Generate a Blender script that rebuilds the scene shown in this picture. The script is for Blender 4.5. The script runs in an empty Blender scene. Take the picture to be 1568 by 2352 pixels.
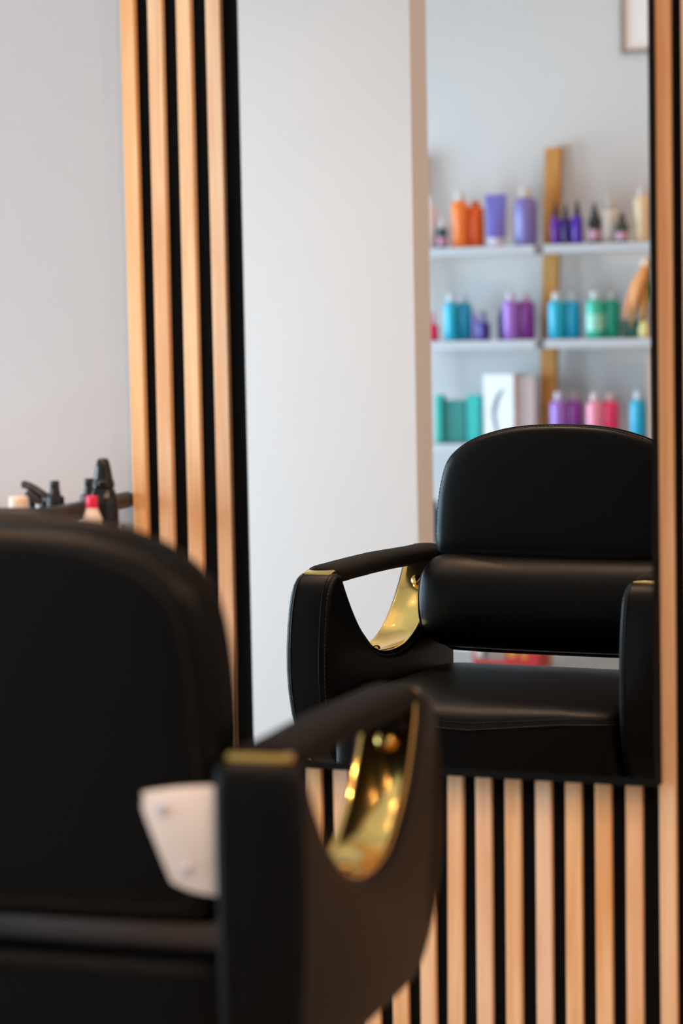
import bpy, bmesh, math, random
from mathutils import Vector, Matrix

random.seed(7)
SC = bpy.context.scene
COL = SC.collection
PI = math.pi

# ---------------------------------------------------------------- camera
CAM_F, YAW, PITCH, ROLL = 5553.0, .3796, .0782, .0191
CAM_P = Vector((0.0, -3.0, 1.10))
_fw = Vector((-math.sin(YAW) * math.cos(PITCH), math.cos(YAW) * math.cos(PITCH), -math.sin(PITCH)))
_rt = Vector((math.cos(YAW), math.sin(YAW), 0))
_up = _rt.cross(_fw)
CAM_R = math.cos(ROLL) * _rt - math.sin(ROLL) * _up
CAM_U = math.sin(ROLL) * _rt + math.cos(ROLL) * _up
cd = bpy.data.cameras.new('camera')
cam = bpy.data.objects.new('camera', cd)
COL.objects.link(cam)
cam.matrix_world = Matrix(((CAM_R.x, CAM_U.x, -_fw.x, CAM_P.x), (CAM_R.y, CAM_U.y, -_fw.y, CAM_P.y),
                           (CAM_R.z, CAM_U.z, -_fw.z, CAM_P.z), (0, 0, 0, 1)))
cd.sensor_fit = 'VERTICAL'
cd.sensor_height = 36.0
cd.sensor_width = 24.0
cd.lens = 85.0
cd.clip_start = .05
cd.dof.use_dof = True
cd.dof.focus_distance = 4.05
cd.dof.aperture_fstop = 2.9
cd.dof.aperture_blades = 0
SC.camera = cam

# ---------------------------------------------------------------- view
SC.view_settings.view_transform = 'Standard'
SC.view_settings.look = 'None'
SC.view_settings.gamma = 1.0
SC.view_settings.use_curve_mapping = False
SC.view_settings.exposure = 0.0
SC.cycles.use_denoising = True
SC.cycles.max_bounces = 10
SC.cycles.sample_clamp_indirect = 6.0

# ---------------------------------------------------------------- world: overcast daylight outside the shop window
w = bpy.data.worlds.new('overcast_sky')
SC.world = w
w.use_nodes = True
w.node_tree.nodes['Background'].inputs['Color'].default_value = (.61, .83, 1.0, 1)
w.node_tree.nodes['Background'].inputs['Strength'].default_value = 15.0

WARM = (1.0, .61, .37)
L_FRONT, L_WALL, L_MID, L_REAR = 7.4, 10.0, 36.0, 6.0
DOWNLIGHTS = [(-2.55, -.60, L_WALL), (-2.10, -1.45, L_FRONT), (-1.65, -1.15, L_FRONT), (-.75, -1.22, L_FRONT), (.7, -1.0, L_FRONT), (.5, -2.3, L_MID), (1.6, -1.6, L_MID),  # first lamp added to warm the left wall and chair-back edge
              (-2.2, -3.5, L_REAR), (-1.0, -3.5, L_REAR), (.4, -3.6, L_REAR)]
CEIL = 2.85
RX0, RX1, RY0, RY1 = -3.9, 2.6, -4.62, .047


# ---------------------------------------------------------------- helpers
def lin(h):
    h = h.lstrip('#')
    c = [int(h[i:i + 2], 16) / 255 for i in (0, 2, 4)]
    return tuple((x / 12.92 if x <= .04045 else ((x + .055) / 1.055) ** 2.4) for x in c) + (1,)


def mat(name, col, rough=.5, metal=0.0, spec=.5, vary=.06, vscale=30, bump=0.0, bscale=200, emit=None, estr=0, coat=0, trans=0):
    m = bpy.data.materials.new(name)
    m.use_nodes = True
    nt = m.node_tree
    b = nt.nodes['Principled BSDF']
    if isinstance(col, str):
        col = lin(col)
    if len(col) == 3:
        col = tuple(col) + (1,)
    b.inputs['Roughness'].default_value = rough
    b.inputs['Metallic'].default_value = metal
    b.inputs['Specular IOR Level'].default_value = spec
    b.inputs['Coat Weight'].default_value = coat
    b.inputs['Transmission Weight'].default_value = trans
    tc = nt.nodes.new('ShaderNodeTexCoord')
    n = nt.nodes.new('ShaderNodeTexNoise')
    n.inputs['Scale'].default_value = vscale
    n.inputs['Detail'].default_value = 3
    nt.links.new(tc.outputs['Object'], n.inputs['Vector'])
    mx = nt.nodes.new('ShaderNodeMix')
    mx.data_type = 'RGBA'
    mx.inputs[6].default_value = tuple(c * (1 - vary) for c in col[:3]) + (1,)
    mx.inputs[7].default_value = tuple(min(1, c * (1 + vary)) for c in col[:3]) + (1,)
    nt.links.new(n.outputs['Fac'], mx.inputs[0])
    nt.links.new(mx.outputs[2], b.inputs['Base Color'])
    if bump:
        n2 = nt.nodes.new('ShaderNodeTexNoise')
        n2.inputs['Scale'].default_value = bscale
        n2.inputs['Detail'].default_value = 2
        nt.links.new(tc.outputs['Object'], n2.inputs['Vector'])
        bp = nt.nodes.new('ShaderNodeBump')
        bp.inputs['Strength'].default_value = bump
        bp.inputs['Distance'].default_value = .001
        nt.links.new(n2.outputs['Fac'], bp.inputs['Height'])
        nt.links.new(bp.outputs['Normal'], b.inputs['Normal'])
    if emit:
        b.inputs['Emission Color'].default_value = tuple(emit) + (1,)
        b.inputs['Emission Strength'].default_value = estr
    return m


def wood_mat(name, c1, c2, c3, rough=.55, axis='Z', per_object=True):
    m = bpy.data.materials.new(name)
    m.use_nodes = True
    nt = m.node_tree
    L = nt.links.new
    b = nt.nodes['Principled BSDF']
    b.inputs['Roughness'].default_value = rough
    b.inputs['Specular IOR Level'].default_value = .3
    tc = nt.nodes.new('ShaderNodeTexCoord')
    oi = nt.nodes.new('ShaderNodeObjectInfo')
    cmb = nt.nodes.new('ShaderNodeVectorMath')
    cmb.operation = 'MULTIPLY_ADD'
    cmb.inputs[0].default_value = (37, 23, 51)
    L(oi.outputs['Random'], cmb.inputs[1])
    L(tc.outputs['Object'], cmb.inputs[2])
    mp = nt.nodes.new('ShaderNodeMapping')
    mp.inputs['Scale'].default_value = {'Z': (60, 60, 2.2), 'X': (2.2, 60, 60)}[axis]
    L(cmb.outputs[0], mp.inputs['Vector'])
    n = nt.nodes.new('ShaderNodeTexNoise')
    n.inputs['Scale'].default_value = 1.6
    n.inputs['Detail'].default_value = 4
    n.inputs['Distortion'].default_value = .6
    L(mp.outputs[0], n.inputs['Vector'])
    mp2 = nt.nodes.new('ShaderNodeMapping')
    mp2.inputs['Scale'].default_value = {'Z': (6, 6, 2.0), 'X': (2, 6, 6)}[axis]
    L(cmb.outputs[0], mp2.inputs['Vector'])
    n2 = nt.nodes.new('ShaderNodeTexNoise')
    n2.inputs['Scale'].default_value = 1.5
    n2.inputs['Detail'].default_value = 2
    L(mp2.outputs[0], n2.inputs['Vector'])
    r1 = nt.nodes.new('ShaderNodeValToRGB')
    r1.color_ramp.elements[0].position = .32
    r1.color_ramp.elements[0].color = lin(c1)
    r1.color_ramp.elements[1].position = .68
    r1.color_ramp.elements[1].color = lin(c2)
    L(n.outputs['Fac'], r1.inputs['Fac'])
    mx = nt.nodes.new('ShaderNodeMix')
    mx.data_type = 'RGBA'
    r2 = nt.nodes.new('ShaderNodeMapRange')
    r2.inputs['From Min'].default_value = .5
    r2.inputs['From Max'].default_value = .78
    r2.inputs['To Max'].default_value = .75
    L(n2.outputs['Fac'], r2.inputs['Value'])
    L(r2.outputs[0], mx.inputs[0])
    L(r1.outputs['Color'], mx.inputs[6])
    mx.inputs[7].default_value = lin(c3)
    hs = nt.nodes.new('ShaderNodeHueSaturation')
    mr = nt.nodes.new('ShaderNodeMapRange')
    mr.inputs['To Min'].default_value = .86
    mr.inputs['To Max'].default_value = 1.1
    L(oi.outputs['Random'], mr.inputs['Value'])
    if per_object:
        L(mr.outputs[0], hs.inputs['Saturation'])
    L(mx.outputs[2], hs.inputs['Color'])
    L(hs.outputs['Color'], b.inputs['Base Color'])
    bp = nt.nodes.new('ShaderNodeBump')
    bp.inputs['Strength'].default_value = .25
    bp.inputs['Distance'].default_value = .001
    L(n.outputs['Fac'], bp.inputs['Height'])
    L(bp.outputs['Normal'], b.inputs['Normal'])
    return m


def tag(o, label=None, cat=None, group=None, kind=None):
    if label:
        o['label'] = label
    if cat:
        o['category'] = cat
    if group:
        o['group'] = group
    if kind:
        o['kind'] = kind
    return o


def empty(name, loc, label, cat, group=None, rz=0):
    o = bpy.data.objects.new(name, None)
    o.empty_display_size = .05
    COL.objects.link(o)
    o.location = loc
    o.rotation_euler = (0, 0, rz)
    return tag(o, label, cat, group)


def mesh(name, verts, faces, m, parent=None, smooth=True, bevel=0, seg=3, sharp=None):
    me = bpy.data.meshes.new(name)
    me.from_pydata([tuple(v) for v in verts], [], faces)
    bm = bmesh.new()
    bm.from_mesh(me)
    bmesh.ops.recalc_face_normals(bm, faces=bm.faces)
    bm.to_mesh(me)
    bm.free()
    me.update()
    me.materials.append(m)
    if smooth:
        me.polygons.foreach_set('use_smooth', [True] * len(me.polygons))
        if sharp is not None:
            me.set_sharp_from_angle(angle=math.radians(sharp))
    o = bpy.data.objects.new(name, me)
    COL.objects.link(o)
    if parent:
        o.parent = parent
    if bevel:
        b = o.modifiers.new('bevel', 'BEVEL')
        b.width = bevel
        b.segments = seg
        b.limit_method = 'ANGLE'
        b.harden_normals = True
    return o


def boxv(x0, x1, y0, y1, z0, z1):
    v = [(x0, y0, z0), (x1, y0, z0), (x1, y1, z0), (x0, y1, z0), (x0, y0, z1), (x1, y0, z1), (x1, y1, z1), (x0, y1, z1)]
    f = [(0, 3, 2, 1), (4, 5, 6, 7), (0, 1, 5, 4), (1, 2, 6, 5), (2, 3, 7, 6), (3, 0, 4, 7)]
    return v, f


def box(name, b, m, parent=None, bevel=0, seg=2):
    v, f = boxv(*b)
    return mesh(name, v, f, m, parent, smooth=bool(bevel), bevel=bevel, seg=seg)


def merge(parts):
    V, F = [], []
    for v, f in parts:
        n = len(V)
        V += list(v)
        F += [tuple(i + n for i in g) for g in f]
    return V, F


def rings(rs, close_ends=True, closed=False):
    n = len(rs[0])
    V = [p for r in rs for p in r]
    F = []
    k = len(rs)
    for j in range(k - 1 if not closed else k):
        a, b = j * n, ((j + 1) % k) * n
        for i in range(n):
            F.append((a + i, a + (i + 1) % n, b + (i + 1) % n, b + i))
    if close_ends and not closed:
        F.append(tuple(range(n))[::-1])
        F.append(tuple(range((k - 1) * n, k * n)))
    return V, F


def lathe(prof, n=28, c=(0, 0, 0), sx=1, sy=1):
    rs = []
    for r, z in prof:
        r = max(r, 1e-5)
        rs.append([(c[0] + sx * r * math.cos(2 * PI * i / n), c[1] + sy * r * math.sin(2 * PI * i / n), c[2] + z) for i in range(n)])
    return rings(rs)


def tube(path, rad, n=10, closed=False, flat=1.0):
    P = [Vector(p) for p in path]
    rs = []
    k = len(P)
    ref = None
    for i, p in enumerate(P):
        a = P[(i - 1) % k] if (closed or i > 0) else p
        b = P[(i + 1) % k] if (closed or i < k - 1) else p
        t = (b - a).normalized()
        if ref is None:
            ref = Vector((0, 0, 1)) if abs(t.z) < .9 else Vector((1, 0, 0))
        s = t.cross(ref)
        s.normalize()
        u = s.cross(t)
        ref = u
        r = rad[i] if isinstance(rad, (list, tuple)) else rad
        rs.append([tuple(p + s * (r * math.cos(2 * PI * q / n)) + u * (r * flat * math.sin(2 * PI * q / n))) for q in range(n)])
    return rings(rs, closed=closed)


def smooth_path(pts, n=6, closed=False):
    P = [Vector(p) for p in pts]
    k = len(P)
    out = []
    for i in range(k if closed else k - 1):
        g = (lambda j: P[j % k]) if closed else (lambda j: P[min(max(j, 0), k - 1)])
        p0, p1, p2, p3 = g(i - 1), g(i), g(i + 1), g(i + 2)
        for q in range(n):
            t = q / n
            out.append(.5 * (2 * p1 + (p2 - p0) * t + (2 * p0 - 5 * p1 + 4 * p2 - p3) * t * t + (3 * p1 - p0 - 3 * p2 + p3) * t ** 3))
    if not closed:
        out.append(P[-1])
    return out


def poly_normals(o):
    k = len(o)
    ns = []
    for i in range(k):
        a, b = Vector(o[i - 1][:2]), Vector(o[(i + 1) % k][:2])
        t = (b - a).normalized()
        ns.append(Vector((t.y, -t.x)))
    ar = sum(o[i][0] * o[(i + 1) % k][1] - o[(i + 1) % k][0] * o[i][1] for i in range(k))
    if ar < 0:
        ns = [-q for q in ns]
    return ns          # outward


def rounded_panel(outline, a, b, r, put, seg=5):
    """outline: 2-D points; extruded along the third axis from a to b, rims rounded with radius r; put(p, q, t)->xyz"""
    ns = poly_normals(outline)
    rs = []

    def ring(ins, t):
        rs.append([put(p[0] - q.x * ins, p[1] - q.y * ins, t) for p, q in zip(outline, ns)])
    for i in range(seg + 1):
        g = PI / 2 * i / seg
        ring(r * (1 - math.sin(g)), a + r * (1 - math.cos(g)))
    for i in range(seg, -1, -1):
        g = PI / 2 * i / seg
        ring(r * (1 - math.sin(g)), b - r * (1 - math.cos(g)))
    return rings(rs)


def stitches(path, m, parent, step=.0068, ln=.0048, rad=.0007, closed=False, name='stitching'):
    P = [Vector(p) for p in path]
    if closed:
        P.append(P[0])
    parts = []
    acc = 0.0
    for a, b in zip(P, P[1:]):
        d = (b - a).length
        if d < 1e-9:
            continue
        t = (b - a) / d
        s0 = -acc
        while s0 + step <= d + 1e-9 or s0 < d:
            if s0 >= 0:
                p = a + t * s0
                q = p + t * ln
                s = t.cross(Vector((.31, .52, .79))).normalized() * rad
                u = t.cross(s).normalized() * rad
                v = [p + s, p + u, p - s, p - u, q + s, q + u, q - s, q - u]
                parts.append((v, [(0, 1, 2, 3), (4, 7, 6, 5), (0, 4, 5, 1), (1, 5, 6, 2), (2, 6, 7, 3), (3, 7, 4, 0)]))
            s0 += step
        acc = d - (s0 - step) - step
        acc = -(s0 - d)
    V, F = merge(parts)
    o = mesh(name, V, F, m, parent, smooth=False)
    return o


def seen(px, py, Y, mirror):
    """point of the plane y=Y seen at pixel (px,py), directly or by way of the mirror in the plane y=0"""
    o = CAM_P.copy()
    d = _fw + (px - 784) / CAM_F * CAM_R - (py - 1176) / CAM_F * CAM_U
    if mirror:
        o.y, d.y = -o.y, -d.y
    t = (Y - o.y) / d.y
    return o + d * t, t / CAM_F


# ---------------------------------------------------------------- materials
M = {}
M['wall'] = mat('white_wall_paint', '#c6c4c3', .75, vary=.015, vscale=4, bump=.12, bscale=260, spec=.25)
M['wall_f'] = mat('dimmed_wall_paint', '#b8b5b5', .75, vary=.015, vscale=4, bump=.12, bscale=260, spec=.25)  # same wall paint, darkened in place of weaker light on the front wall
M['ceil'] = mat('ceiling_paint', '#cfccc8', .85, vary=.01, vscale=3, spec=.2)
M['floor'] = mat('grey_floor_vinyl', '#8c857d', .35, vary=.06, vscale=6)
M['pine'] = wood_mat('pine_slat', '#e3b081', '#f3cca1', '#dd9859')
M['oak'] = wood_mat('amber_post_wood', '#b57d3c', '#c8924e', '#a86b2c', per_object=False)
M['black_board'] = mat('black_felt_board', '#0d0f10', .9, spec=.1, bump=.2, bscale=900)
M['leather'] = mat('black_leather', (.0007, .0009, .0009), .41, spec=.125, vary=.2, vscale=60, bump=.10, bscale=1400)
M['thread'] = mat('black_thread', (.02, .02, .022), .5, vary=.1)
M['sleeve'] = mat('black_knit_sleeve', (.006, .0052, .005), .9, spec=.15, vary=.5, vscale=700, bump=.6, bscale=1500)
M['gold'] = mat('polished_gold', (.87, .58, .17), .10, metal=1.0, vary=.04, vscale=40)
M['bracket'] = mat('painted_bracket', '#e9e2dc', .38, vary=.02, spec=.5)
M['steel'] = mat('brushed_steel', (.6, .6, .62), .3, metal=1.0)
M['chrome'] = mat('chrome', (.8, .8, .82), .08, metal=1.0)
M['mirror'] = mat('mirror_silver', (.93, .945, .94), .0, metal=1.0, vary=0)
M['black_gloss'] = mat('black_gloss_plastic', (.006, .006, .007), .12, vary=.1)
M['black_satin'] = mat('black_satin_plastic', (.009, .009, .010), .38, vary=.1)
M['black_rail'] = mat('black_painted_rail', (.012, .011, .010), .45, vary=.1)
M['white_pl'] = mat('white_plastic', '#e6e2de', .35, vary=.02)
M['cream_pl'] = mat('cream_plastic', '#e9d6c4', .35, vary=.02)
M['shelf_w'] = mat('white_shelf_laminate', '#b4b5ba', .5, vary=.015)
M['grey_lam'] = mat('grey_laminate', '#9a9aa0', .4, vary=.03)
M['taupe'] = mat('taupe_frame', '#8d7768', .5, vary=.05)
M['paper'] = mat('white_paper', '#e4dedb', .7, vary=.01)
M['glow'] = mat('downlight_lens', (1, .9, .75), .5, emit=WARM, estr=60)
M['rubber'] = mat('rubber', (.015, .015, .015), .7)
_pl = {}


def plastic(hexc, rough=.32):
    k = (hexc, rough)
    if k not in _pl:
        _pl[k] = mat('plastic_' + hexc.strip('#'), hexc, rough, vary=.05, vscale=25)
    return _pl[k]


# ---------------------------------------------------------------- room shell
def struct(name, b, m, bevel=0):
    o = box(name, b, m, bevel=bevel)
    return tag(o, kind='structure')


struct('floor', (RX0 - .15, RX1 + .15, RY0 - .15, RY1 + .15, -.1, 0), M['floor'])
struct('ceiling', (RX0 - .15, RX1 + .15, RY0 - .15, RY1 + .15, CEIL, CEIL + .1), M['ceil'])
struct('wall_front', (RX0 - .15, RX1 + .15, RY1, RY1 + .15, 0, CEIL), M['wall_f'])
struct('wall_back', (RX0 - .15, RX1 + .15, RY0 - .15, RY0, 0, CEIL), M['wall'])
struct('bright_strip_back', (RX0, RX1, RY0, RY0 + .012, 0, .08), M['white_pl'])  # white strip added to brighten the shaded wall base under the shelves
struct('wall_right', (RX1, RX1 + .15, RY0, RY1, 0, CEIL), M['wall'])
# the shop-front side: a wall with a wide window opening
WINS = [(-2.2, -.08), (-4.45, -3.0)]
WZ0, WZ1 = .04, 1.55
pieces, yy = [], RY0
for y0, y1 in sorted(WINS):
    pieces += [boxv(RX0 - .15, RX0, yy, y0, 0, CEIL), boxv(RX0 - .15, RX0, y0, y1, 0, WZ0), boxv(RX0 - .15, RX0, y0, y1, WZ1, CEIL)]
    yy = y1
pieces.append(boxv(RX0 - .15, RX0, yy, RY1, 0, CEIL))
tag(mesh('wall_left', *merge(pieces), M['wall'], smooth=False), kind='structure')
# short free-standing wall between the chair bay and the shelf bay
struct('wall_partition', (-2.75, -1.905, -2.362, -2.25, 0, CEIL), M['wall'])
g = bpy.data.materials.new('window_glass')
g.use_nodes = True
nt = g.node_tree
b_ = nt.nodes['Principled BSDF']
nt.nodes.remove(b_)
mxs = nt.nodes.new('ShaderNodeMixShader')
tr = nt.nodes.new('ShaderNodeBsdfTransparent')
gl = nt.nodes.new('ShaderNodeBsdfGlossy')
gl.inputs['Roughness'].default_value = .02
mxs.inputs[0].default_value = .06
nt.links.new(tr.outputs[0], mxs.inputs[1])
nt.links.new(gl.outputs[0], mxs.inputs[2])
nt.links.new(mxs.outputs[0], nt.nodes['Material Output'].inputs['Surface'])
for i, (WY0, WY1) in enumerate(WINS):
    win = mesh('window_%d' % (i + 1), *boxv(RX0 - .09, RX0 - .084, WY0, WY1, WZ0, WZ1), g, smooth=False)
    tag(win, kind='structure')
    fr = [boxv(RX0 - .12, RX0 - .05, WY0, WY0 + .05, WZ0, WZ1), boxv(RX0 - .12, RX0 - .05, WY1 - .05, WY1, WZ0, WZ1),
          boxv(RX0 - .12, RX0 - .05, WY0 + .05, WY1 - .05, WZ0, WZ0 + .05), boxv(RX0 - .12, RX0 - .05, WY0 + .05, WY1 - .05, WZ1 - .05, WZ1)]
    mesh('window_frame', *merge(fr), M['black_satin'], win, smooth=False)
    pl = bpy.data.lights.new('window_portal', 'AREA')
    pl.shape = 'RECTANGLE'
    pl.size, pl.size_y = WY1 - WY0, WZ1 - WZ0
    pl.cycles.is_portal = True
    po = bpy.data.objects.new('window_portal', pl)
    COL.objects.link(po)
    po.location = (RX0 - .16, (WY0 + WY1) / 2, (WZ0 + WZ1) / 2)
    po.rotation_euler = (PI / 2, 0, -PI / 2)

# recessed ceiling downlights; the one by the left wall is added for its light
for i, (x, y, watt) in enumerate(DOWNLIGHTS):
    e = empty('ceiling_downlight', (x, y, CEIL), 'small round recessed warm downlight in the white ceiling', 'ceiling light', 'recessed ceiling downlights')
    mesh('trim_ring', *lathe([(.032, -.001), (.045, -.001), (.045, -.008), (.036, -.010), (.032, -.006)], 24), M['steel'], e, sharp=40)
    mesh('lens', *lathe([(.0001, -.0035), (.031, -.0035), (.031, -.001), (.0001, -.001)], 20), M['glow'], e, smooth=False)
    ld = bpy.data.lights.new('downlight_lamp', 'AREA')
    ld.shape = 'DISK'
    ld.size = .06
    ld.energy = watt
    if watt == L_FRONT and x < -1:
        ld.spread = math.radians(85)
    ld.color = WARM
    lo = bpy.data.objects.new('downlight_lamp', ld)
    COL.objects.link(lo)
    lo.location = (0, 0, -.012)
    lo.parent = e

# ---------------------------------------------------------------- slat panel and mirror
SW = .0218
SY0, SY1 = .026, .037
MX0, MX1, MZ0, MZ1 = -1.3325, -.7705, .497, 2.15
PZ0, PZ1 = .02, 2.30
SLAT_X = [-1.5103, -1.4699, -1.4262, -1.3815, -1.340, -1.298, -1.2563, -1.2166, -1.1755, -1.1345, -1.0940, -1.0538, -1.0132, -.9720, -.9295,
          -.8886, -.8477, -.8063, -.7604, -.7245, -.683, -.642, -.601, -.560, -.519, -.478, -.437, -.396]  # the last few are unseen, added to darken the armrest's reflection
SLAT_LEAN = [-.0012, .0015, .0006, -.0006, 0, 0, 0, 0, .004, .004, .006, .0145, .0068, .0064, .0052, .0057, .0034, .0037, .0010, .001, 0, 0, 0, 0, 0, 0, 0, 0]
panel = tag(box('slat_panel', (SLAT_X[0] - .009, SLAT_X[-1] + .009, SY1, RY1 - .001, PZ0, PZ1), M['black_board']),
            'black wall panel with vertical pine slats surrounding the tall mirror', 'wall panel')


def slat_mesh(z0, z1):
    o = box('slat', (-SW / 2, SW / 2, SY0, SY1, z0, z1), M['pine'], bevel=.0014)
    return o


proto_full = slat_mesh(PZ0, PZ1)
proto_low = slat_mesh(PZ0, MZ0 - .003)
first = set()
for k in range(28):
    low = 4 <= k <= 17
    pr = proto_low if low else proto_full
    o = pr
    if low in first:
        o = pr.copy()
        COL.objects.link(o)
    first.add(low)
    o.parent = panel
    th = math.atan(SLAT_LEAN[k])
    zc = .3 if low else 1.0
    o.rotation_euler = (0, th, 0)
    o.location = (SLAT_X[k] - math.tan(th) * zc, 0, 0)

mir = empty('wall_mirror', ((MX0 + MX1) / 2, 0, MZ0), 'tall frameless mirror with black edges mounted on the slat panel', 'mirror')
hw = (MX1 - MX0) / 2
MH = MZ1 - MZ0
mesh('glass', *boxv(-hw, hw, 0, .0035, .010, MH), M['mirror'], mir, smooth=False)
edge = merge([boxv(hw, hw + .003, -.0012, SY0 - .0005, 0, MH), boxv(-hw - .003, -hw, 0, SY0 - .0005, 0, MH),
              boxv(-hw, hw, -.0012, SY0 - .0005, 0, .0098), boxv(-hw - .003, hw + .003, 0, SY0 - .0005, MH + .0002, MH + .003)])
mesh('edge_strip', *edge, M['black_board'], mir, smooth=False)
mesh('backing_board', *boxv(-hw, hw, .004, SY0 - .0006, .012, MH - .001), M['black_board'], mir, smooth=False)

# ---------------------------------------------------------------- salon chair
CHO = (-1.1808, -.7735, 0)
chair = empty('salon_chair', CHO, 'black leather salon chair with gold-lined armrests facing the mirror', 'chair', rz=.0684)
LE = M['leather']

# seat -------------------------------------------------
sv0, sv1, su = -.205, .262, .2405
svc, svh = (sv0 + sv1) / 2, (sv1 - sv0) / 2


def srect(t, a, b, e):
    c_, s_ = math.cos(t), math.sin(t)
    return (a * math.copysign(abs(c_) ** (2 / e), c_), b * math.copysign(abs(s_) ** (2 / e), s_))


NS = 120


def seat_ring(ins, wz, wave=0.0):
    out = []
    for i in range(NS):
        x, y = srect(2 * PI * i / NS, su - ins, svh - ins, 14)
        fr_ = max(0, (y / svh - .55) / .45)
        z = wz - wave * fr_ * (math.exp(-((x + .06) / .15) ** 2))
        out.append((x, svc + y, z))
    return out


sr = [seat_ring(.004, .362), seat_ring(0, .368), seat_ring(-.001, .42), seat_ring(-.001, .484, .022), seat_ring(-.0005, .4885, .023), seat_ring(.0015, .4900, .023),
      seat_ring(.004, .4955, .021), seat_ring(.012, .5015, .016), seat_ring(.026, .505, .009), seat_ring(.055, .5065, .003), seat_ring(.11, .507), seat_ring(.17, .507), seat_ring(.225, .507)]
mesh('seat', *rings(sr), LE, chair)
seat = chair.children[-1]
seam = seat_ring(-.0022, .4858, .0225)
mesh('piping', *tube(seam, .0021, 6, closed=True), LE, seat)
stitches(seat_ring(.0034, .4948, .0212), M['thread'], seat, closed=True)
mesh('seat_base', *merge([boxv(-.215, .215, -.17, .20, .34, .3615)]), M['black_satin'], chair, bevel=.006)

# backrest ---------------------------------------------
half = [(0, .920), (.035, .9192), (.07, .9168), (.105, .9115), (.145, .9005), (.17, .8895), (.194, .873), (.209, .855), (.2185, .829), (.2245, .80), (.2285, .765), (.2305, .73), (.2305, .705)]


def mirror_outline(hf):
    r_ = [(x, z) for x, z in hf]
    l_ = [(-x, z) for x, z in hf[::-1] if x > 1e-6]
    return r_ + l_


# upper cushion: outline closed along the bottom, puffed to the front
uo = smooth_path([(x, z, 0) for x, z in half], 3)
uo = [(p.x, p.y) for p in uo] + [(.229, .697), (.222, .693), (.16, .692), (.08, .692)]
uo = mirror_outline(uo)
if abs(uo[len(uo) // 2][0]) > 1e-6:
    pass
cc = (0, .80)


def ring_scaled(o, k, v, cen=cc, inset=None):
    return [(cen[0] + (x - cen[0]) * k, v, cen[1] + (z - cen[1]) * k) for x, z in o]


back = [(1.0, -.172), (1.0, -.166), (.993, -.1605), (.972, -.1555), (.93, -.1520), (.86, -.1500), (.75, -.1488), (.6, -.148), (.4, -.148), (.2, -.148), (.02, -.148)]
mesh('backrest', *rings([ring_scaled(uo, k, v_) for k, v_ in back]), LE, chair)
br = chair.children[-1]
sp = [(x * 1.002, -.1685, .80 + (z - .80) * 1.002) for x, z in uo if z > .70]
k0 = min(range(len(sp)), key=lambda i: abs(sp[i][0]))
sp = sorted(sp, key=lambda p: math.atan2(p[0], p[2] - .75))
mesh('piping', *tube(sp, .0018, 6), LE, br)
stitches([(x * .990, -.1590, .80 + (z - .80) * .991) for x, v_, z in sp], M['thread'], br)

# rear shell: one padded board from below the lumbar roll to the top
ro = [(p.x, p.y) for p in smooth_path([(x, z, 0) for x, z in half], 3)] + [(.234, .69), (.2365, .65), (.236, .60), (.231, .56), (.222, .537), (.205, .528), (.15, .5262), (.08, .5258)]
ro = [(x, z if z < .70 else .70 + (z - .70) * .984) for x, z in mirror_outline(ro)]
shell = [(.86, -.150), (.97, -.155), (.997, -.164), (.997, -.174), (.990, -.1835), (.977, -.192), (.957, -.1995), (.925, -.2062), (.88, -.2108), (.81, -.2132), (.65, -.214), (.35, -.214), (.02, -.214)]
mesh('back_shell', *rings([ring_scaled(ro, k, v_, (0, .73)) for k, v_ in shell]), LE, chair)
bs = chair.children[-1]
stitches([(x * .88, -.2112, .73 + (z - .73) * .88) for x, z in ro], M['thread'], bs, closed=True)

# lumbar roll
NL = 36
lr = []
us = [-.237, -.2365, -.233, -.226, -.214, -.195, -.15, -.07, 0]
us = us + [-x for x in us[-2::-1]]
for u_ in us:
    e_ = max(0, (abs(u_) - .185) / .052)
    s_ = math.sqrt(max(0.0, 1 - e_ ** 2.2)) * .30 + .70 if e_ < 1 else .70
    if abs(u_) > .2366:
        s_ = .60
    ring_ = []
    for i in range(NL):
        t = 2 * PI * i / NL
        c_, q_ = math.cos(t), math.sin(t)
        vv = .074 * math.copysign(abs(c_) ** .95, c_)
        vv = max(vv, -.032)
        ww = .0820 * math.copysign(abs(q_) ** .95, q_)
        ring_.append((u_, -.150 + vv * s_ + .004 * (1 - s_), .6195 + ww * s_ - .003 * math.cos(u_ * 6)))
    lr.append(ring_)
mesh('lumbar_cushion', *rings(lr), LE, chair)
lc = chair.children[-1]
for sgn in (-1, 1):
    pth = []
    for i in range(NL):
        t = 2 * PI * i / NL
        c_, q_ = math.cos(t), math.sin(t)
        vv = max(.074 * math.copysign(abs(c_) ** .95, c_), -.032) * .80
        ww = .0805 * math.copysign(abs(q_) ** .9, q_) * .80
        pth.append((sgn * .2345, -.1495 + vv, .6170 + ww))
    mesh('piping', *tube(pth, .0016, 6, closed=True), LE, lc)

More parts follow.
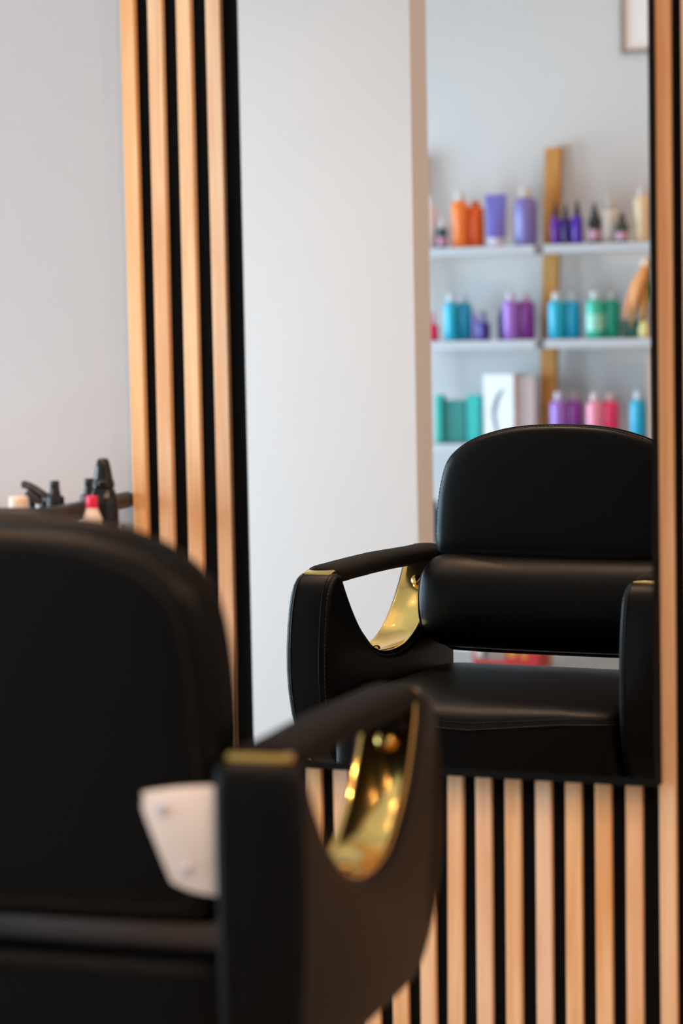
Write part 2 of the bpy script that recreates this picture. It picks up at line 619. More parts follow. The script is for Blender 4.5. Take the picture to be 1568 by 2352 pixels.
# armrests ---------------------------------------------
notch = [(-.207, .690), (-.195, .672), (-.18, .645), (-.163, .622), (-.145, .602), (-.123, .584), (-.10, .568), (-.075, .5565), (-.05, .549), (-.025, .5450), (0, .544),
         (.025, .5455), (.05, .551), (.072, .561), (.092, .5765), (.112, .593), (.13, .612), (.148, .634), (.165, .658), (.178, .678), (.185, .690)]
front = [(.190, .6955), (.200, .6985), (.212, .6975), (.224, .692), (.2345, .682), (.2425, .667), (.2485, .645), (.2535, .615), (.2575, .58), (.2595, .545), (.2585, .51), (.254, .475), (.246, .445), (.234, .420), (.220, .3995), (.203, .3875), (.18, .3815)]
bottom = [(.12, .380), (.05, .380), (-.03, .380), (-.11, .380), (-.17, .3805), (-.205, .385), (-.222, .402), (-.230, .42)]
rear = [(-.2335, .46), (-.235, .51), (-.2355, .56), (-.236, .61), (-.236, .65), (-.2355, .67), (-.2335, .684), (-.2285, .6935), (-.221, .6975), (-.213, .696)]
arm_o = notch + front + bottom + rear
UI, UO = .2435, .3175


def arm_put(sgn):
    def put(v_, w_, u_):
        k = (u_ - UI) / (UO - UI)
        bow = .0044 * ((w_ - .585) / .1) ** 2 * k
        bow2 = .0150 * (1 - k) * max(0.0, min(1.0, (.1 - v_) / .334))
        return (sgn * (u_ - bow - bow2), v_, w_)
    return put


def arm_path(sgn, pts, u_):
    pt = arm_put(sgn)
    return [pt(a, b, u_) for a, b in pts]


ns_arm = poly_normals(arm_o)


def inset_pts(ins):
    return [(p[0] - q.x * ins, p[1] - q.y * ins) for p, q in zip(arm_o, ns_arm)]


for sgn in (-1, 1):
    a = mesh('armrest', *rounded_panel(arm_o, UI, UO, .011, arm_put(sgn)), LE, chair)
    # seams near both rims
    for u_, ins in ((UI + .0035, .0035), (UO - .0035, .0035)):
        stitches(arm_path(sgn, [(p[0] + q.x * .0003, p[1] + q.y * .0003) for p, q in zip(inset_pts(ins), ns_arm)], u_), M['thread'], a, closed=True)
    for u_ in (UI + .0115, UO - .0115):
        mesh('piping', *tube(arm_path(sgn, [(p[0], p[1]) for p in inset_pts(-.0002)], u_), .0011, 5, closed=True), LE, a)
    # gold band lining the cut-out, carried across the post tops under the sleeve
    top = [(.214, .6955), (.205, .6985), (.192, .6990), (.187, .6990), (.16, .6990), (.10, .6985), (0, .6985), (-.10, .6985), (-.18, .6990), (-.201, .6995), (-.205, .6995), (-.222, .7000)]
    nn = [(p[0], p[1] + .0018) for p in notch]
    nn[0] = (-.2035, .690)
    nn[-1] = (.1815, .690)
    loop_in = smooth_path([(p[0], p[1], 0) for p in nn], 3)
    bw0, bw1 = UI + .006, UO - .006
    V_, F_ = [], []
    N_ = len(loop_in)
    for i, p in enumerate(loop_in):
        a0, a1 = loop_in[max(i - 1, 0)], loop_in[min(i + 1, N_ - 1)]
        t = (a1 - a0).normalized()
        nx, nz = -t.y, t.x
        for th_, u_ in ((-.001, bw0), (-.001, bw1), (.0025, bw1 - .001), (.0030, bw1 - .004), (.0012, bw1 - .008), (.0012, bw0 + .008), (.0030, bw0 + .004), (.0025, bw0 + .001)):
            V_.append(arm_put(sgn)(p.x + nx * th_, p.y + nz * th_, u_))
    for i in range(N_ - 1):
        for j in range(8):
            F_.append((i * 8 + j, i * 8 + (j + 1) % 8, (i + 1) * 8 + (j + 1) % 8, (i + 1) * 8 + j))
    F_ += [tuple(range(8)), tuple(range((N_ - 1) * 8, N_ * 8))]
    gb = mesh('gold_band', V_, F_, M['gold'], a, sharp=50)
    tag(gb, 'polished gold metal band lining the armrest cut-out')
    # gold bar core showing at both ends of the sleeve
    tp = smooth_path([(p[0], p[1], 0) for p in top], 3)
    V_, F_ = [], []
    for p in tp:
        um_ = (bw0 + bw1) / 2
        hb_ = (bw1 - bw0) / 2 - .004 if (p.x > .19 or p.x < -.203) else .018
        for dz, du in ((-.004, -1), (-.004, 1), (.002, 1), (.004, .9), (.004, -.9), (.002, -1)):
            V_.append(arm_put(sgn)(p.x, p.y + dz, um_ + du * hb_))
    for i in range(len(tp) - 1):
        for j in range(6):
            F_.append((i * 6 + j, i * 6 + (j + 1) % 6, (i + 1) * 6 + (j + 1) % 6, (i + 1) * 6 + j))
    F_ += [tuple(range(6)), tuple(range((len(tp) - 1) * 6, len(tp) * 6))]
    mesh('gold_bar', V_, F_, M['gold'], a, sharp=40)
    # knitted sleeve around the bar
    sl = smooth_path([(.203, .6945, .74), (.193, .6955, .93), (.175, .6960, 1), (.14, .6965, 1), (.09, .6975, 1), (.03, .6985, 1), (-.03, .6985, 1), (-.09, .6975, 1), (-.14, .696, 1.02), (-.185, .695, 1.06), (-.208, .6965, 1.0), (-.214, .6975, .8)], 3)
    rs_ = []
    for p in sl:
        rr = []
        for i in range(24):
            t = 2 * PI * i / 24
            c_, q_ = math.cos(t), math.sin(t)
            du = .0300 * math.copysign(abs(c_) ** .7, c_) * p.z
            dw = (.0135 if q_ > 0 else .0185) * math.copysign(abs(q_) ** .8, q_) * p.z
            wob = random.uniform(-.0004, .0004)
            x_, y_, z_ = arm_put(sgn)(p.x, .698, (UI + UO) / 2)
            rr.append((x_ + du + wob, p.x, p.y + dw + wob))
        rs_.append(rr)
    mesh('armrest_sleeve', *rings(rs_), M['sleeve'], a)
    # loose closing tab of the sleeve hanging into the cut-out at the front
    um = abs(arm_put(1)(.17, .68, (UI + UO) / 2)[0])
    tb = merge([boxv(sgn * um - .021, sgn * um + .021, .1590, .1665, .662, .688)])
    mesh('sleeve_tab', *tb, M['sleeve'], a, bevel=.0015)
    fz = []
    for q in range(9):
        x0 = sgn * um + random.uniform(-.020, -.012) * (1 if sgn > 0 else -1) * (1 if q % 2 else -1)
        z0 = random.uniform(.664, .676)
        pth = [(x0, .1595, z0)]
        for j in range(3):
            pth.append((pth[-1][0] + random.uniform(-.003, .003), pth[-1][1] - random.uniform(.001, .004), pth[-1][2] + random.uniform(-.003, .002)))
        fz.append(tube(pth, .0003, 4))
    tag(mesh('frayed_thread', *merge(fz), M['sleeve'], a, smooth=False), kind='stuff')
    # dome bolts in the band
    for (bv, bw, nv, nw) in ((-.1745, .6465, .86, .5), (0.0, .5465, 0, 1), (.157, .6515, -.82, .56)):
        nrm = Vector((0, nv, nw)).normalized()
        um2 = arm_put(sgn)(bv, bw, (UI + UO) / 2)[0]
        c0 = Vector((um2, bv, bw)) + nrm * .002
        V_, F_ = lathe([(.0105, 0), (.0105, .0012), (.0098, .0035), (.0078, .0056), (.0045, .0068), (.0001, .0072)], 20)
        q = Vector((0, 0, 1)).rotation_difference(nrm)
        V_ = [tuple(c0 + q @ Vector(p)) for p in V_]
        mesh('bolt', V_, F_, M['gold'], a)
    # steel bracket that ties the back shell to the rear post
    bo = [(.160, .6635), (.245, .6635), (.245, .570), (.2215, .567), (.200, .5695), (.183, .5755), (.1765, .584), (.153, .642), (.1535, .655)]
    bo = [(p.x, p.y) for p in smooth_path([(x, z, 0) for x, z in bo], 3, closed=True)]
    bk = mesh('bracket', *rounded_panel(bo, -.2165, -.2115, .0012, lambda p, q, t: (sgn * p, t, q), 2), M['bracket'], bs, sharp=40)
    tag(bk, 'pale metal bracket screwed to the back shell')
    for (x, z) in ((.173, .6465), (.195, .590)):
        V_, F_ = lathe([(.0062, 0), (.0062, .001), (.0045, .0028), (.0022, .003), (.0019, .0012), (.0001, .0012)], 16)
        V_ = [(sgn * x + p[0], -.2166 - p[2], z + p[1]) for p in V_]
        mesh('screw', V_, F_, M['steel'], bs)
# pump and base
mesh('pump_column', *lathe([(.05, .055), (.05, .07), (.034, .09), (.034, .30), (.055, .32), (.055, .332), (.09, .336), (.09, .3405)], 32), M['chrome'], chair, sharp=40)
mesh('base_plate', *lathe([(.29, 0), (.295, .006), (.29, .014), (.2, .03), (.1, .045), (.055, .055), (.0001, .055)], 48), M['chrome'], chair, sharp=40)

# ---------------------------------------------------------------- trolley with bottles beside the slat panel
tro = empty('salon_trolley', (-1.76, -.115, 0), 'white salon trolley with a black rail standing left of the slat panel', 'trolley')
TX, TY = -1.76, -.115
TZ = .800


def tl(x, y, z):
    return (x - TX, y - TY, z)


box('tray_top', (-.245, .226, -.150, .150, TZ - .018, TZ), M['white_pl'], tro, bevel=.006)
box('tray_lip', (-.240, .224, .137, .149, TZ + .0005, TZ + .024), M['grey_lam'], tro, bevel=.002)
rail = [tl(-1.5345, .036, .8575), tl(-1.527, -.05, .8575), tl(-1.515, -.15, .8575), tl(-1.506, -.225, .858), tl(-1.515, -.252, .858), tl(-1.54, -.262, .858),
        tl(-1.62, -.263, .858), tl(-1.76, -.263, .858), tl(-1.93, -.263, .858), tl(-1.985, -.262, .858), tl(-2.007, -.25, .858), tl(-2.012, -.225, .858), tl(-2.01, -.1, .858), tl(-2.005, .03, .858)]
rl = mesh('rail', *tube(smooth_path(rail, 5), .0115, 14), M['black_rail'], tro)
tag(rl, 'curved black guard rail around the trolley top')
for x, y in ((-1.5305, -.02), (-1.60, -.263), (-1.92, -.263), (-2.006, -.02)):
    xx, yy = x - TX, y - TY
    xx = max(-.238, min(.220, xx))
    yy = max(-.144, min(.144, yy))
    mesh('rail_post', *tube([(xx, yy, TZ - .002), (xx, yy, .84), (x - TX, y - TY, .856)], .004, 8), M['black_rail'], tro)
for sx in (-1, 1):
    for sy in (-1, 1):
        mesh('leg', *lathe([(.011, .07), (.011, TZ - .017)], 14, (sx * .215, sy * .12, 0)), M['chrome'], tro)
        mesh('caster', *merge([lathe([(.008, .045), (.016, .05), (.016, .07), (.008, .072)], 14, (sx * .215, sy * .12, 0)),
                               [[(sx * .215 + p[2] - .01, sy * .12 + p[0], .026 + p[1]) for p in lathe([(.02, 0), (.026, .004), (.026, .016), (.02, .02)], 18)[0]],
                                lathe([(.02, 0), (.026, .004), (.026, .016), (.02, .02)], 18)[1]]]), M['rubber'], tro)
for z in (.22, .50):
    box('shelf_tray', (-.24, .24, -.145, .145, z, z + .014), M['white_pl'], tro, bevel=.005)


def thing_at(name, p, label, cat, group=None):
    return empty(name, p, label, cat, group)


TB = TZ + .0006
# cream-capped bottle
p, s = seen(43, 1160, -.20, False)
e = thing_at('capped_bottle', (p.x, p.y, TB), 'white bottle with a cream screw cap at the left end of the trolley', 'bottle')
r = 23 * s
top = seen(43, 1140, -.20, False)[0].z - TB
cb = seen(43, 1181, -.20, False)[0].z - TB
mesh('body', *lathe([(r * 1.15, 0), (r * 1.3, .003), (r * 1.3, cb - .012), (r * 1.05, cb - .002), (r * .8, cb)], 28), M['white_pl'], e, sharp=50)
mesh('cap', *lathe([(r * .98, cb), (r, cb + .001), (r, top - .004), (r * .93, top - .001), (r * .8, top), (.0001, top)], 28), M['cream_pl'], e, sharp=50)


def sprayer(px, Y, ptop, pcol_t, pcol_b, wn, wc, label, body, br_=1.3):
    p, s = seen(px, pcol_b, Y, False)
    e = thing_at('spray_bottle', (p.x, p.y, TB), label, 'spray bottle', 'small spray bottles on the trolley')
    zt, z1, z0 = [seen(px, q, Y, False)[0].z - TB for q in (ptop, pcol_t, pcol_b)]
    rn, rc = wn / 2 * s, wc / 2 * s
    mesh('body', *lathe([(rc * br_ * .9, 0), (rc * br_, .003), (rc * br_, z0 - .014), (rc * br_ * .93, z0 - .006), (rc * 1.02, z0 - .0005)], 30), body, e, sharp=50)
    mesh('collar', *lathe([(rc * .98, z0), (rc, z0 + .001), (rc, z1 - .003), (rc * .95, z1), (rn * 1.15, z1 + .001)], 30), M['black_satin'], e, sharp=50)
    mesh('spray_head', *lathe([(rn * 1.25, z1 + .0012), (rn * 1.2, z1 + .004), (rn * 1.02, z1 + .010), (rn, zt - .002), (rn * .9, zt), (.0001, zt)], 24), M['black_satin'], e, sharp=50)
    V_, F_ = lathe([(.0024, 0), (.0024, .002), (.0008, .0024)], 12)
    V_ = [(q[0], -rn - q[2], zt - .007 + q[1]) for q in V_]
    mesh('nozzle', V_, F_, M['black_gloss'], e)
    return e


sprayer(127, -.13, 1104, 1140, 1168, 22, 43, 'white bottle with a black mist sprayer next to the open hair clip', M['white_pl'], 1.35)
sprayer(206, -.045, 1099, 1136, 1164, 22, 43, 'white bottle with a black mist sprayer half behind the glossy black bottle', M['white_pl'], 1.2)

# glossy black bottle with cone cap
p, s = seen(239, 1160, -.085, False)
e = thing_at('pointed_bottle', (p.x, p.y, TB), 'glossy black round-shouldered bottle with tall cone-shaped black cap', 'bottle')
Z = lambda y: seen(239, y, -.085, False)[0].z - TB
mesh('body', *lathe([(32 * s, 0), (33.5 * s, .002), (33.5 * s, Z(1160)), (33 * s, Z(1150)), (30 * s, Z(1138)), (26 * s, Z(1128)), (21.5 * s, Z(1119)), (20 * s, Z(1116))], 36), M['black_gloss'], e)
mesh('cap', *lathe([(25 * s, Z(1120)), (25.5 * s, Z(1117)), (25 * s, Z(1106)), (23 * s, Z(1104)), (22 * s, Z(1100)), (18.5 * s, Z(1078)), (15.5 * s, Z(1064)), (13 * s, Z(1056)), (9.5 * s, Z(1053)), (7.5 * s, Z(1054)), (6.5 * s, Z(1058)), (.0001, Z(1058))], 32), M['black_gloss'], e, sharp=40)

# pink-capped bottle
p, s = seen(212, 1190, -.195, False)
e = thing_at('pink_bottle', (p.x, p.y, TB), 'small pink bottle with white neck and hot pink cap behind the black rail', 'bottle')
Z = lambda y: seen(212, y, -.195, False)[0].z - TB
mesh('body', *lathe([(29 * s, 0), (31 * s, .002), (31 * s, Z(1218)), (30 * s, Z(1208)), (27 * s, Z(1203)), (23 * s, Z(1202))], 30), plastic('#e88a96'), e)
mesh('neck', *lathe([(23 * s, Z(1203)), (23 * s, Z(1189)), (20 * s, Z(1186)), (14.5 * s, Z(1172)), (13.5 * s, Z(1166))], 28), M['cream_pl'], e, sharp=45)
mesh('cap', *lathe([(13.4 * s, Z(1168)), (13.8 * s, Z(1166)), (13.6 * s, Z(1142)), (12.5 * s, Z(1139)), (.0001, Z(1139))], 24), plastic('#e8174f'), e, sharp=45)

# hair sectioning clip standing on end, jaws at the bottom
p, s = seen(88, 1150, -.135, False)
e = thing_at('hair_clip', (p.x, p.y, TB), 'open black plastic hair clip standing between cream cap and sprayer', 'hair clip')


def cpt(px, py, dy=0):
    q = seen(px, py, -.135 + dy, False)[0]
    return (q.x - p.x, q.y - p.y + dy * 0, q.z - TB)


mesh('lever', *tube(smooth_path([cpt(52, 1113), cpt(60, 1114), cpt(78, 1122), cpt(96, 1133), cpt(109, 1142), cpt(114, 1150)], 4),
                    [.0035, .0062, .0068, .0068, .0066, .0066, .0066, .0066, .0064, .0062, .006, .006, .006, .006, .0058, .0055, .005, .0045, .004, .003, .002], 12, flat=.8), M['black_satin'], e)
mesh('grip', *tube(smooth_path([cpt(63, 1130), cpt(72, 1137), cpt(86, 1147), cpt(98, 1155)], 4), [.004, .008, .0095, .010, .010, .0095, .009, .0085, .008, .007, .006, .005, .004], 12, flat=.8), M['black_satin'], e)
bz = (0, 0, 0)
jaw = [cpt(70, 1140), cpt(73, 1155), cpt(75, 1172), cpt(78, 1190)]
jaw.append((jaw[-1][0] + .004, jaw[-1][1], .003))
mesh('jaw', *tube(smooth_path(jaw, 4), .006, 10, flat=.7), M['black_satin'], e)
jaw2 = [cpt(103, 1150), cpt(100, 1160), cpt(94, 1175), cpt(88, 1190)]
jaw2.append((jaw2[-1][0] - .004, jaw2[-1][1], .003))
mesh('jaw', *tube(smooth_path(jaw2, 4), .005, 10, flat=.7), M['black_satin'], e)
mesh('spring', *tube([cpt(86 + 3 * math.cos(i * .8), 1160 + i * .35, -.006) for i in range(30)], .0007, 5), M['chrome'], e)

# ---------------------------------------------------------------- shelf unit seen in the mirror
SHY0, SHY1 = -4.575, -4.37
unit = empty('ladder_shelf', (-2.25, -4.5, 0), 'white shelf boards on leaning amber wooden posts against the back wall', 'shelf')
UXc, UYc = -2.25, -4.5


def ub(x0, x1, y0, y1, z0, z1):
    return (x0 - UXc, x1 - UXc, y0 - UYc, y1 - UYc, z0, z1)


def post(xc, top=1.648):
    hw_, th_ = .026, .030

    def at_z(z):
        return -4.605 + .113 * (1.65 - z)       # front leans forward towards the floor
    v_ = []
    for z in (0, top):
        y0 = at_z(z)
        y0 = max(y0, -4.612)
        v_ += [(xc - hw_ - UXc, y0 - UYc, z), (xc + hw_ - UXc, y0 - UYc, z), (xc + hw_ - UXc, y0 + th_ - UYc, z), (xc - hw_ - UXc, y0 + th_ - UYc, z)]
    o = mesh('post', v_, [(0, 3, 2, 1), (4, 5, 6, 7), (0, 1, 5, 4), (1, 2, 6, 5), (2, 3, 7, 6), (3, 0, 4, 7)], M['oak'], unit, bevel=.002)
    return o


PX = (-2.742, -2.265, -1.79)
post(PX[0], 1.63)
post(PX[1], 1.65)
post(PX[2], 1.65)
SHELF_Z = (1.333, 1.034, .702, .372)
for z in SHELF_Z:
    for x0, x1 in ((PX[0] - .06, PX[1] - .006 if False else -2.268), (-2.238, PX[2] + .05)):
        ox0 = x0
        box('shelf_board', ub(ox0, x1, SHY0 + .105, SHY1, z - .028, z), M['shelf_w'], unit, bevel=.002)
    box('shelf_batten', ub(PX[0] - .02, PX[2] + .02, SHY0 + .06, SHY0 + .1045, z - .026, z - .002), M['shelf_w'], unit)
box('end_panel', ub(-1.908, -1.890, -4.46, -4.385, .7025, 1.0055), mat('beige_panel', '#b8a596', .6), unit)


# ---- bottles on the shelves
def item_xyz(px0, px1, ptop, zb, Y):
    c = (px0 + px1) / 2
    p, s = seen(c, ptop, Y, True)
    return p.x, Y, zb + .0006, (px1 - px0) * s, p.z - zb


def shampoo(px0, px1, ptop, zb, col, cap, label, group, Y=-4.425, capfrac=.17, lab=None, shoulder=.11):
    x, y, z, wd, h = item_xyz(px0, px1, ptop, zb, Y)
    e = empty('shampoo_bottle', (x, y, z), label, 'bottle', group)
    r = wd / 2 * 1.07
    cap = '#' + ''.join('%02x' % int(int(cap[i:i + 2], 16) * .88) for i in (1, 3, 5))
    hc = h * capfrac
    hb = h - hc
    sh = h * shoulder
    mesh('body', *lathe([(r * .9, 0), (r, .004), (r, hb - sh), (r * .96, hb - sh * .6), (r * .82, hb - sh * .2), (r * .5, hb)], 26), plastic(col), e, sharp=60)
    mesh('cap', *lathe([(r * .48, hb + .0003), (r * .5, hb + .001), (r * .46, h - .003), (r * .38, h), (.0001, h)], 20), plastic(cap), e, sharp=45)
    if lab:
        mesh('label', *lathe([(r * 1.005, hb * .2), (r * 1.012, hb * .21), (r * 1.012, hb * .62), (r * 1.005, hb * .63)], 26), plastic(lab), e, sharp=45)
    return e


def slim(px0, px1, ptop, zb, col, cap, label, group, Y=-4.425, lab=None, capfrac=.34):
    x, y, z, wd, h = item_xyz(px0, px1, ptop, zb, Y)
    e = empty('slim_bottle', (x, y, z), label, 'bottle', group)
    r = wd / 2
    hb = h * (1 - capfrac)
    mesh('body', *lathe([(r * .92, 0), (r, .003), (r, hb * .86), (r * .85, hb * .95), (r * .5, hb)], 24), plastic(col), e, sharp=60)
    mesh('cap', *lathe([(r * .55, hb + .0003), (r * .58, hb + .002), (r * .52, hb + (h - hb) * .45), (r * .34, hb + (h - hb) * .55), (r * .28, h - .002), (r * .2, h), (.0001, h)], 20), plastic(cap), e, sharp=45)
    if lab:
        mesh('label', *lathe([(r * 1.005, hb * .12), (r * 1.015, hb * .13), (r * 1.015, hb * .5), (r * 1.005, hb * .51)], 24), plastic(lab), e, sharp=45)
    return e


def tubeb(px0, px1, ptop, zb, col, cap, label, group, Y=-4.425):
    x, y, z, wd, h = item_xyz(px0, px1, ptop, zb, Y)
    e = empty('squeeze_tube', (x, y, z), label, 'tube', group)
    r = wd / 2
    hc = h * .16
    mesh('cap', *lathe([(r * .72, 0), (r * .75, .002), (r * .75, hc), (.0001, hc)], 24), plastic(cap), e, sharp=45)
    rs_ = []
    for t in (0, .04, .2, .5, .8, .97, 1):
        zz = hc + .0004 + (h - hc - .0004) * t
        ax = r * (.80 + .20 * t)
        ay = r * (.80 * (1 - t) + .03)
        rs_.append([(ax * math.cos(2 * PI * i / 28), ay * math.sin(2 * PI * i / 28), zz) for i in range(28)])
    mesh('body', *rings(rs_), plastic(col), e, sharp=60)
    return e


def carton(px0, px1, ptop, zb, col, label, group=None, Y=-4.425, depth=.05, name='carton'):
    x, y, z, wd, h = item_xyz(px0, px1, ptop, zb, Y)
    e = empty(name, (x, y, z), label, 'box', group)
    box('body', (-wd / 2, wd / 2, -depth, 0, 0, h), plastic(col, .5), e, bevel=.001)
    return e, wd, h


Z1, Z2, Z3, Z4 = SHELF_Z
G1, G2, G3 = 'hair products on the top shelf', 'hair products on the middle shelf', 'hair products on the lower shelf'
# top shelf
shampoo(974, 1001, 452, Z1, '#d9c2bf', '#e4e2e4', 'pale pink bottle with white cap at the left end of the top shelf', G1)
slim(1003, 1027, 500, Z1, '#20454a', '#c9c4cc', 'small dark teal bottle with pink label left of the orange bottles', G1, lab='#b77a9a', Y=-4.40)
shampoo(1036, 1074, 440, Z1, '#ee7a2e', '#eadfd8', 'orange bottle with white cap, left one of the orange pair', G1)
shampoo(1073, 1110, 462, Z1, '#e25b06', '#e2640f', 'deep orange bottle with orange cap, right one of the orange pair', G1, capfrac=.12, Y=-4.455)
tubeb(1111, 1164, 447, Z1, '#6d68b4', '#d8cfe0', 'lavender blue squeeze tube standing on its white cap', G1)
shampoo(1181, 1231, 432, Z1, '#7a6fae', '#ded2cf', 'lavender bottle with white cap left of the amber post', G1)
slim(1264, 1287, 466, Z1, '#5a1f9a', '#221a35', 'violet bottle with dark nozzle, nearest the amber post', G1)
slim(1287, 1311, 470, Z1, '#2a0f66', '#221a35', 'dark violet bottle with dark nozzle, middle one of three', G1)
slim(1311, 1338, 462, Z1, '#4a1aa0', '#1e1a30', 'bright violet bottle with dark nozzle, right one of three', G1)
slim(1350, 1379, 466, Z1, '#0e1a24', '#0c1a20', 'black pointed bottle with pink label right of the violet three', G1, lab='#b98aa0')
shampoo(1376, 1420, 453, Z1, '#cdc3ba', '#d9d2cf', 'white tub-like bottle with wide white lid on the top shelf', G1, Y=-4.455, capfrac=.26)
slim(1413, 1443, 488, Z1, '#2d3a34', '#2a332f', 'dark green bottle with pink label in front of the white one', G1, lab='#b98aa0', Y=-4.40)
shampoo(1456, 1492, 428, Z1, '#d8bd95', '#dcd2cf', 'cream yellow tall bottle with white cap at the mirror edge', G1)
# middle shelf
shampoo(976, 1006, 716, Z2, '#e02a5c', '#eaa8b8', 'small red pink bottle at the left end of the middle shelf', G2, capfrac=.42)
shampoo(1019, 1052, 676, Z2, '#12a5c4', '#cfe0e6', 'cyan bottle with white cap, left one of the first cyan pair', G2)
shampoo(1049, 1082, 678, Z2, '#0d93bd', '#cfe0e6', 'cyan bottle with white cap, right one of the first cyan pair', G2, Y=-4.455)
shampoo(1082, 1098, 716, Z2, '#8e80bd', '#a89ac6', 'narrow pale lavender bottle beside the small indigo bottle', G2, Y=-4.45)
shampoo(1094, 1124, 716, Z2, '#3c2a86', '#7a6ca6', 'small indigo bottle with lilac cap on the middle shelf', G2, capfrac=.36, Y=-4.41)
shampoo(1143, 1160, 706, Z2, '#3f2a76', '#5a4a86', 'narrow dark violet bottle left of the purple pair', G2, Y=-4.46)
shampoo(1155, 1190, 672, Z2, '#9a66c0', '#ddd0e2', 'light purple bottle with white cap left of the magenta one', G2)
shampoo(1188, 1226, 674, Z2, '#7d2f8f', '#dcc8dc', 'magenta purple bottle with white cap left of the amber post', G2, Y=-4.455)
shampoo(1259, 1296, 672, Z2, '#12a5c4', '#d5dfe4', 'cyan bottle right of the amber post, left one of the second pair', G2)
shampoo(1295, 1332, 674, Z2, '#0d9bc8', '#cfe0e6', 'cyan bottle with white cap, right one of the second cyan pair', G2, Y=-4.455)
shampoo(1346, 1386, 670, Z2, '#2fb49a', '#d5e4e0', 'mint green bottle with white cap, left one of the green pair', G2, lab='#8fd0bf')
shampoo(1385, 1423, 672, Z2, '#0f9a83', '#cfe4de', 'teal green bottle with white cap, right one of the green pair', G2, Y=-4.455)
carton(1427, 1462, 735, Z2, '#0b4f45', 'dark green box behind the drooping peach flower', None, Y=-4.44)
# lower shelf
carton(998, 1013, 908, Z3, '#0f9f95', 'narrow bright teal box at the left of the teal boxes', 'teal boxes on the lower shelf')
carton(1014, 1068, 920, Z3, '#0b766f', 'wide dark teal box in the middle of the teal boxes', 'teal boxes on the lower shelf', Y=-4.44)
carton(1070, 1099, 908, Z3, '#12a39c', 'tall bright teal box next to the white box', 'teal boxes on the lower shelf')
x, y, z, wd, h = item_xyz(1108, 1180, 860, Z3, -4.40)
e = empty('product_box', (x, y, z), 'large white box printed with a dark grey curl', 'box')
box('body', (-wd / 2, wd / 2, -.13, 0, 0, h), plastic('#e2e4e8', .5), e, bevel=.001)
crl = smooth_path([(.022, .0005, h * .80), (.006, .0005, h * .73), (-.008, .0005, h * .60), (-.016, .0005, h * .44), (-.012, .0005, h * .26), (.0, .0005, h * .12)], 5)
wdt = [.002, .004, .007, .010, .013, .015, .0165, .017, .0175, .018, .018, .018, .0175, .017, .016, .015, .014, .0135, .013, .013, .0125, .012, .011, .010, .008, .004]
V_, F_ = [], []
for i, q in enumerate(crl):
    wv = wdt[min(i, len(wdt) - 1)] / 2
    V_ += [(q.x - wv, .0006, q.z), (q.x + wv, .0006, q.z + .002)]
for i in range(len(crl) - 1):
    F_.append((2 * i, 2 * i + 1, 2 * i + 3, 2 * i + 2))
mesh('printed_curl', V_, F_, plastic('#6d7f88', .6), e, smooth=False)
x, y, z, wd, h = item_xyz(1181, 1228, 864, Z3, -4.42)
e = empty('product_box', (x, y, z), 'pinkish grey side of the large white box, added as a separate piece', 'box')
box('body', (-wd / 2, wd / 2, -.03, 0, 0, h), plastic('#b9a6a6', .5), e, bevel=.001)  # side face of the white box, added as its own box
shampoo(1264, 1300, 900, Z3, '#9467bd', '#d2cbe0', 'light purple bottle on the lower shelf right of the post', G3)
shampoo(1298, 1337, 902, Z3, '#7d2f8f', '#b79ab8', 'magenta purple bottle on the lower shelf behind the chair back', G3, Y=-4.455)
shampoo(1347, 1382, 902, Z3, '#e58aa4', '#e6d3d8', 'pale pink bottle with white cap on the lower shelf', G3)
shampoo(1380, 1419, 902, Z3, '#e0315f', '#e8ccd4', 'hot pink bottle with white cap on the lower shelf', G3, Y=-4.455)
shampoo(1447, 1482, 898, Z3, '#13a0c6', '#d0dde4', 'cyan bottle at the right end of the lower shelf', G3)
# lowest shelf, a glimpse beside the chair back
shampoo(980, 1012, 1150, Z4, '#1d3f5c', '#22384a', 'dark blue bottle on the lowest shelf beside the chair back', 'hair products on the lowest shelf')
# drooping flower in pale yellow vase
p, s = seen(1480, 750, -4.40, True)
e = empty('flower_vase', (p.x, p.y, Z2 + .0006), 'drooping peach orange flower in a pale yellow vase', 'flower vase')
vz = seen(1480, 738, -4.40, True)[0].z - Z2
mesh('vase', *lathe([(.016, 0), (.019, .004), (.019, vz * .6), (.014, vz * .85), (.015, vz), (.012, vz), (.011, vz * .8)], 24), plastic('#d3c47c'), e)


def fpt(px, py, dy=0.0):
    q = seen(px, py, -4.40 + dy, True)[0]
    return Vector((q.x - p.x, dy, q.z - Z2))


mesh('stem', *tube(smooth_path([(0, 0, vz * .7), fpt(1486, 700), fpt(1490, 650), fpt(1484, 612)], 5), .003, 8), plastic('#3d6b2c'), e)
for i, (tip, wv, colr, dy) in enumerate([((1436, 735), .034, '#d98a52', .012), ((1446, 752), .032, '#a8741c', -.004), ((1470, 745), .034, '#b4702c', -.014), ((1458, 715), .036, '#dd9a5e', .02), ((1480, 735), .030, '#c07c30', .008)]):
    a = fpt(1484, 610)
    b = fpt(*tip, dy=dy)
    rs_ = []
    for j in range(9):
        t = j / 8
        c_ = a.lerp(b, t) + Vector((0, dy * math.sin(PI * t), .012 * math.sin(PI * t)))
        wd_ = max(.002, wv * math.sin(PI * (.12 + .8 * t) ** .9))
        rs_.append([tuple(c_ + Vector((wd_ * .5 * math.cos(2 * PI * q / 10), .005 * math.sin(2 * PI * q / 10) + (dy), 0))) for q in range(10)])
    mesh('petal', *rings(rs_), plastic(colr, .6), e)
a = fpt(1486, 603)
mesh('flower_base', *lathe([(.004, -.03), (.018, -.02), (.022, 0), (.014, .014), (.003, .02)], 16, tuple(a)), plastic('#d8c0a6', .6), e)
lf = [fpt(1488, 640, .01), fpt(1492, 660, .02), fpt(1494, 690, .025)]
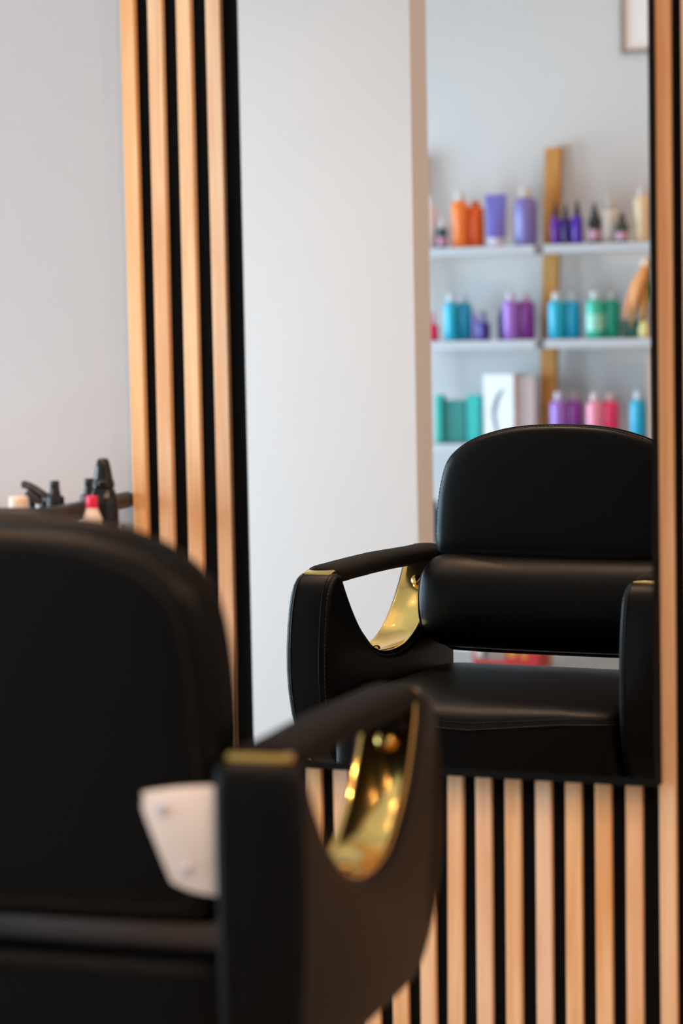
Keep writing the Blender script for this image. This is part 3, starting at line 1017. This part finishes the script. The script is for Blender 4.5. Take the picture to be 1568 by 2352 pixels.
mesh('leaf', *tube(smooth_path(lf, 4), [.002, .006, .009, .010, .010, .009, .007, .004, .002], 8, flat=.3), plastic('#2f6a2a', .6), e)

# picture frame high on the back wall
p0, s = seen(1428, 124, RY0, True)
fw_, fh_ = .30, .42
pf = empty('picture_frame', (p0.x + fw_ / 2, RY0, p0.z), 'thin taupe picture frame with white sheet on the back wall', 'picture')
t_ = .010
mesh('frame', *merge([boxv(-fw_ / 2, -fw_ / 2 + t_, .001, .018, 0, fh_), boxv(fw_ / 2 - t_, fw_ / 2, .001, .018, 0, fh_),
                      boxv(-fw_ / 2 + t_, fw_ / 2 - t_, .001, .018, 0, t_), boxv(-fw_ / 2 + t_, fw_ / 2 - t_, .001, .018, fh_ - t_, fh_)]), M['taupe'], pf, smooth=False)
box('sheet', (-fw_ / 2 + t_, fw_ / 2 - t_, .001, .006, t_, fh_ - t_), M['paper'], pf)

# red printed box on the floor below the shelves
pa, s = seen(1085, 1500, -4.25, True)
pb, s = seen(1238, 1500, -4.25, True)
wd = pb.x - pa.x
rb = empty('red_box', ((pa.x + pb.x) / 2, -4.25, .0005), 'red printed box with yellow spots on the floor under the shelves', 'box')
box('body', (-wd / 2, wd / 2, -.10, 0, 0, .16), plastic('#b00f04', .45), rb, bevel=.0015)
box('printed_photo', (-wd / 2 + .008, -wd / 2 + .11, -.001, .0008, .022, .15), plastic('#8a7468', .5), rb)
box('printed_photo', (-wd / 2 + .010, -wd / 2 + .034, -.001, .0012, .032, .15), plastic('#c9b8b4', .5), rb)
box('printed_photo', (-wd / 2 + .034, -wd / 2 + .048, -.001, .0012, .026, .15), plastic('#20221f', .5), rb)
for x, z, r_ in ((.022, .045, .014), (.06, .038, .010), (-.005, .10, .012), (.05, .11, .016), (.075, .08, .009)):
    V_, F_ = lathe([(r_, 0), (r_, .001), (.0001, .0012)], 16)
    V_ = [(x + q[0], q[2], z + q[1]) for q in V_]
    mesh('printed_spot', V_, F_, plastic('#c98a12', .5), rb, smooth=False)
